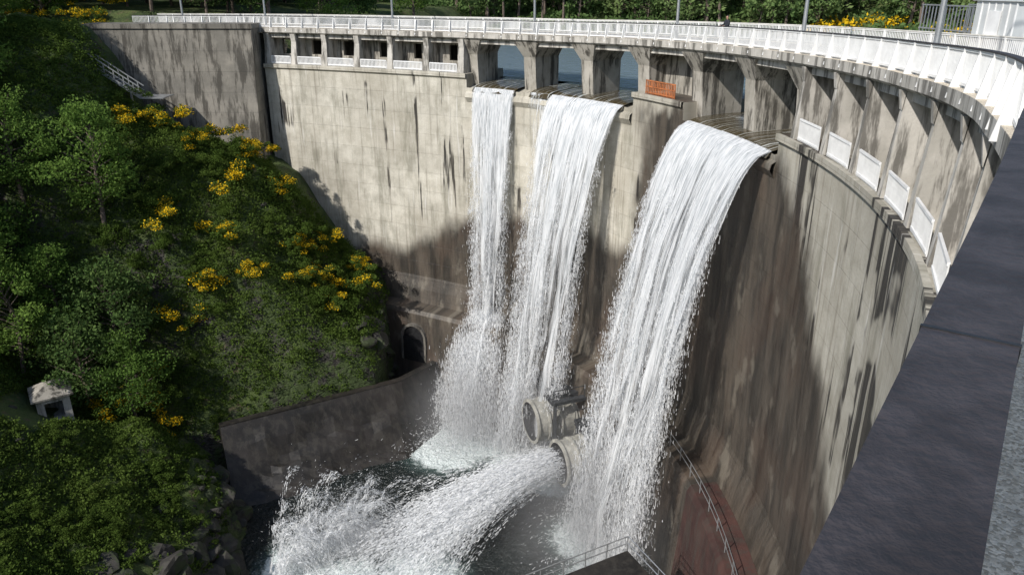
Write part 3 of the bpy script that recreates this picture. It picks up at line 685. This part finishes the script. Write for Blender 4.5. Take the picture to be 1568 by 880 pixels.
# ------------------------------------------------------------ vegetation
def leaves(centers,size):
    n=len(centers); nrm=rng.normal(size=(n,3)); nrm[:,2]+=.5; nrm/=np.linalg.norm(nrm,axis=1)[:,None]
    r=rng.normal(size=(n,3)); a=np.cross(nrm,r); a/=np.linalg.norm(a,axis=1)[:,None]; b_=np.cross(nrm,a)
    sz=(size*(.6+.8*rng.random(n)))[:,None]
    a=a*sz; b_=b_*sz*.62
    return np.stack([centers-a,centers-b_*.9,centers+a,centers+b_*.9],axis=1)
def tubeq(a,b,r0,r1,n=6):
    a=Vector(a); b=Vector(b); d=(b-a).normalized(); x=d.orthogonal().normalized(); y=d.cross(x); o=[]
    for k in range(n):
        t0=2*math.pi*k/n; t1=2*math.pi*(k+1)/n
        f=lambda c,r,t:list(c+(x*math.cos(t)+y*math.sin(t))*r)
        o.append([f(a,r0,t0),f(a,r0,t1),f(b,r1,t1),f(b,r1,t0)])
    return o
def treemesh(name,h,cr,nl,ls,mat,tall=False,seed=0):
    q=[]; mi=[]; ti=[]
    top=Vector((rng.normal()*.4,rng.normal()*.4,h*.85)); mid=Vector((rng.normal()*.3,rng.normal()*.3,h*.45))
    r=.018*h
    for a,b_,r0,r1 in (((0,0,-.8),mid,r*1.2,r*.75),(mid,top,r*.75,r*.15)):
        t=tubeq(a,b_,r0,r1,7); q+=t; mi+=[1]*len(t); ti+=[.5]*len(t)
    ncl=38 if not tall else 22; cents=[]
    for k in range(ncl):
        f=.22+.78*(k+.5)/ncl if not tall else .45+.55*(k+.5)/ncl
        z=h*f; prof=math.sin(math.pi*min(1,max(.06,((f-.12)/.95))**.85))
        R=cr*prof*(.4+.75*rng.random()); a=k*2.4+rng.normal()*.5
        c=Vector((math.cos(a)*R,math.sin(a)*R,z+rng.normal()*.4))
        st=mid.lerp(top,max(0,(f-.45)/.55)) if f>.45 else Vector((0,0,0)).lerp(mid,f/.45); st=st-Vector((0,0,R*.35))
        t=tubeq(st,c,r*.35,r*.06,5); q+=t; mi+=[1]*len(t); ti+=[.5]*len(t)
        cents.append((c,cr*(.2+.24*rng.random())*(1 if not tall else .9),rng.random()))
    per=nl//ncl; LV=[];LT=[]
    for c,rad,tt in cents:
        d=rng.normal(size=(per,3)); d/=np.linalg.norm(d,axis=1)[:,None]; rr=rad*(.35+.85*rng.random(per)**.6)[:,None]
        p=np.array(c)+d*rr*np.array([1.1,1.1,.72])
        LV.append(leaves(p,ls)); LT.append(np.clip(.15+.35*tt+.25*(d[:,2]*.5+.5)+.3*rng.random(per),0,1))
    LV=np.concatenate(LV); LT=np.concatenate(LT)
    V=np.concatenate([np.array(q),LV]); return fastquads(name,V,np.concatenate([ti,LT]),mi+[0]*len(LV),[mat,MBARK])
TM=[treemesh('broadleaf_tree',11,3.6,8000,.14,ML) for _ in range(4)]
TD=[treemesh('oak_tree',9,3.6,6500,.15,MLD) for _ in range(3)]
def place(name,me,x,y,sc,dz=0.):
    z=float(H(np.array([x]),np.array([y]))[0]); addob(name,me,(x,y,z+dz),rng.random()*6.28,sc)
pts=[]; tries=0
while len(pts)<64 and tries<30000:
    tries+=1
    y=57+34*rng.random(); x=-30-36*rng.random(); dep=y*.93+9
    lim=-.505*dep if y<70 else -.60*dep
    if x>lim or (y>66 and x>-47): continue
    if y>79 and y<88: continue
    if any((x-a)**2+(y-b_)**2<11 for a,b_ in pts): continue
    pts.append((x,y))
for x,y in pts:
    k=rng.integers(7); sc_=(.7+.45*rng.random())*(1 if y<66 else .8)
    if k<5: place('broadleaf_tree',TM[k%4],x,y,sc_)
    else: place('oak_tree',TD[k%3],x,y,sc_)
pts2=[]; tries=0
while len(pts2)<80 and tries<20000:
    tries+=1
    y=90+60*rng.random(); x=-24+(y-86)*.22-2-60*rng.random()
    if -50<x<-42 and y<100: continue
    if any((x-a)**2+(y-b_)**2<12 for a,b_ in pts2): continue
    pts2.append((x,y))
for i,(x,y) in enumerate(pts2):
    if i%3==0: place('broadleaf_tree',TM[rng.integers(4)],x,y,.8+.4*rng.random())
    else: place('oak_tree',TD[rng.integers(3)],x,y,.8+.5*rng.random())
def mass(P,per,rad,ls,tintb=None):
    n=len(P); c=np.repeat(P,per,axis=0); d=rng.normal(size=(n*per,3)); d/=np.linalg.norm(d,axis=1)[:,None]; d[:,2]=np.abs(d[:,2])*.9
    rr=(np.repeat(rad,per)*(.45+.6*rng.random(n*per)))[:,None]
    q=c+d*rr; L=leaves(q,ls); tb=np.repeat(rng.random(n) if tintb is None else tintb,per)
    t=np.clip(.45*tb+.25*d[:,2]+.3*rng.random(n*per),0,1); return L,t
NX=19000
x=-64+52*rng.random(NX*3); y=34+48*rng.random(NX*3); d=XS(y)-x
ok=(d>1.)&~((y>78.2)&(x>-43)); ok&=(rng.random(NX*3)<np.where((d<4)&(y<66),.4,1.)); ok&=(x>-.74*(y*.93+14))
x=x[ok][:NX]; y=y[ok][:NX]; z=H(x,y)
dens=fbm(x/5,y/5,31); keep=(dens>.2)|(y>60); keep&=~((np.abs(x+36.7)<1.9)&(y>48)&(y<54.6)); x=x[keep];y=y[keep];z=z[keep];dens=dens[keep]
low=np.where(y<62,.55,1.)
rad=(.25+.75*rng.random(len(x))**2)*(.6+.8*dens)*low+.1
L,t=mass(np.stack([x,y,z],1),24,rad,.10,tintb=np.clip(dens*1.4-.25+.25*rng.random(len(x)),0,1))
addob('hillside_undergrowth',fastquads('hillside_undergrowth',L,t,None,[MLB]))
def gorse(name,yel):
    c=[];R=[]
    for k in range(13):
        c.append([rng.normal()*.85,rng.normal()*.85,.35+1.3*rng.random()]); R.append(.35+.4*rng.random())
    c=np.array(c);R=np.array(R); L,t=mass(c,170,R,.08); mi=np.zeros(len(L))
    cl=np.repeat(rng.random(13)<yel,170); zz=L[:,:,2].mean(1); fl=cl&(rng.random(len(L))<.55)&(zz>.45); mi[fl]=1
    return fastquads(name,L,t,mi,[MLB,MYEL])
GM=[gorse('gorse_bush',.9),gorse('gorse_bush',.75),gorse('gorse_bush',.5)]
SHM=[gorse('shrub',0.) for _ in range(3)]
GW=[(-35.5,76),(-30.2,72.3),(-28,75),(-26,77),(-25.5,73.5),(-26,70.5),(-20.5,70.5),(-18.6,69.5),(-20,68),(-32,60.5),(-32.5,58.5),(-26.5,67),(-15.8,74),(-18.8,74),(-15.5,70.5),(-31.5,59),(-29,63),(-19.5,71.5),(-36,72),(-33.5,55.2),(-17.5,69.),(-24.,66.),(-33,74),(-31,66),(-27.5,64.5),(-22.5,73),(-30,57.5)]
for i,(x,y) in enumerate(GW): place('gorse_bush',GM[i%3],x,y,.8+.6*rng.random(),.1)
for i in range(85):
    y=58+22*rng.random(); x=float(XS(y))-3-22*rng.random()
    if y>76. or x<-.52*(y*.93+9): continue
    place('shrub',SHM[i%3],x,y,.5+.7*rng.random())
for i in range(26):
    y=38+17*rng.random(); x=float(XS(y))-2.5-12*rng.random()
    if abs(x+36.7)<3 and y<56: continue
    place('shrub',SHM[i%3],x,y,.35+.4*rng.random())
# distant forest across the reservoir
V=[];TI=[];MI=[]
def cp(me):
    n=len(me.polygons); co=np.empty(len(me.vertices)*3,dtype=np.float32); me.vertices.foreach_get('co',co)
    ti=np.empty(n,dtype=np.float32); me.attributes['tint'].data.foreach_get('value',ti); mi=np.empty(n,dtype=np.int32); me.polygons.foreach_get('material_index',mi)
    return co.reshape(n,4,3),ti,mi
src=[treemesh('t',15,3.2,900,.42,MLD,True) for _ in range(3)]+[treemesh('t',11,4,900,.42,MLD) for _ in range(3)]
src=[cp(q) for q in src]
for k in range(330):
    az=math.radians(-22+70*rng.random()); r=np.interp(math.degrees(az),[-40,-15,0,20,40,90],[150,160,165,150,128,120])+3+45*rng.random()**1.4
    x,y=r*math.sin(az),r*math.cos(az); z=float(H(np.array([x]),np.array([y]))[0])
    co,ti,mi=src[rng.integers(6)]; a=rng.random()*6.28; s_=.7+.5*rng.random()
    Rm=np.array([[math.cos(a),-math.sin(a),0],[math.sin(a),math.cos(a),0],[0,0,1]])
    V.append(co@Rm.T*s_+np.array([x,y,max(z,-8)])); TI.append(np.clip(ti*.7+.35*rng.random(),0,1)); MI.append(mi)
MLF=leafmat('distant_foliage',[(0,(.06,.10,.04)),(.5,(.11,.18,.06)),(1,(.22,.29,.11))])
addob('distant_forest',fastquads('distant_forest',np.concatenate(V),np.concatenate(TI),np.concatenate(MI),[MLF,MBARK]))
n=700; az=np.radians(-22+70*rng.random(n)); r=np.interp(np.degrees(az),[-40,-15,0,20,40,90],[150,160,165,150,128,120])+1+14*rng.random(n)
x=r*np.sin(az); y=r*np.cos(az); z=H(x,y); L,t=mass(np.stack([x,y,z],1),40,1+1.6*rng.random(n),.35); mi=np.repeat(((np.degrees(az)>20)&(rng.random(n)<.22)).astype(int),40)
addob('shore_scrub',fastquads('shore_scrub',L,t,mi,[MLF,MYEL]))
for k in range(8): place('gorse_bush',GM[k%2],-46-12*rng.random(),88+14*rng.random(),1.2)

# rocks
def rockmesh(seed):
    import bmesh
    bm=bmesh.new(); bmesh.ops.create_icosphere(bm,subdivisions=3,radius=1)
    for v in bm.verts:
        n=v.co.normalized(); f=1
        for k in range(7):
            d=Vector((math.sin(seed*3.1+k*1.7),math.cos(seed*1.3+k*2.9),math.sin(seed+k*4.1))).normalized(); q=n.dot(d)
            if q>.62: f=min(f,.62/q)
        v.co=n*f; v.co.z*=.7
    me=D.meshes.new('rock'); bm.to_mesh(me); bm.free(); return me
MROCK=concrete('rock',(.018,.016,.014),(.06,.055,.047),.5,.9)
_n=MROCK.node_tree; _b=_n.nodes['Principled BSDF']; _l=_b.inputs['Base Color'].links[0].from_socket; _t=nd(_n,'ShaderNodeTexCoord').outputs['Object']
_n.links.new(mixc(_n,M_(_n,'MULTIPLY',mr(_n,ns(_n,_t,.7,5,.7),.48,.58),.8),_l,c4(.035,.05,.015)),_b.inputs['Base Color'])
rv=[];rf=[]
RM=[rockmesh(k) for k in range(4)]
for k in range(230):
    y=34+42*rng.random(); dd=abs(rng.normal())*1.8 if k<150 else 4+14*rng.random(); s_=(.4+1.2*rng.random()**2) if k<150 else .2+.25*rng.random()
    if k>=180: y=36+12*rng.random(); dd=.5+6*rng.random()**1.4; s_=.8+1.8*rng.random()
    x=float(XS(y))-dd+.3
    if 56<y<67 and k<150: continue
    z=float(H(np.array([x]),np.array([y]))[0])-.15*s_-(.5*s_ if k>=180 else 0)
    R=Matrix.Rotation(rng.random()*6.28,3,'Z')@Matrix.Rotation(rng.random()*.8,3,'X'); b0=len(rv); me=RM[k%4]
    rv+= [tuple(R@v.co*s_+Vector((x,y,z))) for v in me.vertices]; rf+=[tuple(i+b0 for i in p.vertices) for p in me.polygons]
me=D.meshes.new('rock_outcrop'); me.from_pydata(rv,[],rf); me.materials.append(MROCK); addob('rock_outcrop',me)

# ------------------------------------------------------------ small hut
hx,hy=-36.4,53.4; hz=float(H(np.array([hx]),np.array([hy]))[0])+.1
e=empty('stone_hut',(hx,hy,hz)); e.rotation_euler=(0,0,.61); mb=MB()
w=1.15; hh=2.2
mb.box(-w,w,w-.3,w,-1.5,hh); mb.box(-w,-w+.3,-w,w-.3,-1.5,hh); mb.box(w-.3,w,-w,w-.3,-1.5,hh); mb.box(-w+.3,-.62,-w,-w+.3,-1.5,hh); mb.box(.62,w-.3,-w,-w+.3,-1.5,hh); mb.box(-.62,.62,-w,-w+.3,1.65,hh)
mb.box(-w+.3,w-.3,-w+.3,w-.3,-1.5,.05)
mb.build('walls',[MSTONE],e)
mb=MB(); q=1.45
for a,b_ in (((-q,-q),(q,-q)),((q,-q),(q,q)),((q,q),(-q,q)),((-q,q),(-q,-q))):
    mb.quad((*a,hh),(*b_,hh),(b_[0]*.08,b_[1]*.08,hh+.85),(a[0]*.08,a[1]*.08,hh+.85)); mb.quad((*a,hh-.14),(*b_,hh-.14),(*b_,hh),(*a,hh))
mb.quad((-q,-q,hh-.14),(q,-q,hh-.14),(q,q,hh-.14),(-q,q,hh-.14)); mb.build('roof',[MCON],e)

# ------------------------------------------------------------ person leaning at the rail
s_=55.; e=empty('person',pt(s_,-.55,ZD(s_))); t=tan_(s_); e.rotation_euler=(0,0,math.atan2(t[0],-t[1])+math.pi/2)
def skin(name,vs,es,rs,mat,root=0):
    me=D.meshes.new(name); me.from_pydata(vs,es,[]); ob=addob(name,me,parent=e); me.materials.append(mat)
    md=ob.modifiers.new('s','SKIN'); sv_=me.skin_vertices[0].data
    for i,r in enumerate(rs): sv_[i].radius=(r,r)
    sv_[root].use_root=True; md.use_smooth_shade=True; sb=ob.modifiers.new('b','SUBSURF'); sb.levels=1; sb.render_levels=2; return ob
MJ=simple('dark_jacket',(.02,.022,.03),.8); MT=simple('jeans',(.03,.045,.09),.8); MSK=simple('skin',(.42,.24,.17),.6,0,.05); MHR=simple('hair',(.03,.02,.015),.7)
skin('jacket',[(0,0,.95),(0,0,1.15),(0,-.03,1.38),(0,-.03,1.5),(.19,-.03,1.40),(.26,-.12,1.16),(.2,-.36,1.13),(-.19,-.03,1.40),(-.26,-.12,1.16),(-.2,-.36,1.13)],[(0,1),(1,2),(2,3),(2,4),(4,5),(5,6),(2,7),(7,8),(8,9)],[.15,.145,.16,.06,.075,.055,.04,.075,.055,.04],MJ)
skin('trousers',[(0,0,.95),(.1,0,.88),(.11,-.02,.5),(.11,.02,.1),(-.1,0,.88),(-.11,-.02,.5),(-.11,.02,.1)],[(0,1),(1,2),(2,3),(0,4),(4,5),(5,6)],[.13,.1,.07,.05,.1,.07,.05],MT)
skin('shoes',[(.11,.04,.05),(.11,-.18,.04)],[(0,1)],[.05,.04],MHR); skin('shoes',[(-.11,.04,.05),(-.11,-.18,.04)],[(0,1)],[.05,.04],MHR)
skin('head',[(0,-.03,1.46),(0,-.04,1.56),(0,-.05,1.64),(0,-.05,1.71)],[(0,1),(1,2),(2,3)],[.05,.062,.085,.07],MSK)
skin('nose',[(0,-.12,1.64),(0,-.145,1.62)],[(0,1)],[.012,.014],MSK)
skin('hair',[(0,.0,1.62),(0,-.01,1.70),(0,-.05,1.755)],[(0,1),(1,2)],[.08,.088,.06],MHR)
for sx in (-1,1):
    for f in range(4): skin('finger',[(sx*(.19+.02*f-.03),-.37,1.13),(sx*(.19+.02*f-.03),-.43,1.14),(sx*(.19+.02*f-.03),-.46,1.12)],[(0,1),(1,2)],[.011,.01,.008],MSK)
    skin('palm',[(sx*.2,-.35,1.13),(sx*.19,-.39,1.135)],[(0,1)],[.032,.035],MSK)

# ------------------------------------------------------------ light, world, camera
ts=Vector((-.7071,-.7071,.82)).normalized()
l=D.lights.new('sun','SUN'); l.energy=4.7; l.angle=math.radians(1.); l.color=(1,.96,.9)
so_=D.objects.new('sun',l); so_.rotation_euler=ts.to_track_quat('Z','Y').to_euler(); SC.collection.objects.link(so_)
w=D.worlds.new('World'); SC.world=w; w.use_nodes=True; nt=w.node_tree
sk=nt.nodes.new('ShaderNodeTexSky'); sk.sky_type='NISHITA'; sk.sun_disc=False; sk.sun_elevation=math.asin(ts.z); sk.sun_rotation=math.atan2(ts.x,ts.y)
nt.links.new(sk.outputs[0],nt.nodes['Background'].inputs[0]); nt.nodes['Background'].inputs[1].default_value=.14
cam=D.cameras.new('camera'); co=D.objects.new('camera',cam); SC.collection.objects.link(co); cam.lens=27; cam.sensor_width=36; cam.clip_start=.05; cam.clip_end=3000
co.location=(0,0,0); co.rotation_euler=(math.radians(90-21.36),0,0); SC.camera=co
print('BUILD',round(time.time()-T0,1),'polys',sum(len(m.polygons) for m in D.meshes))
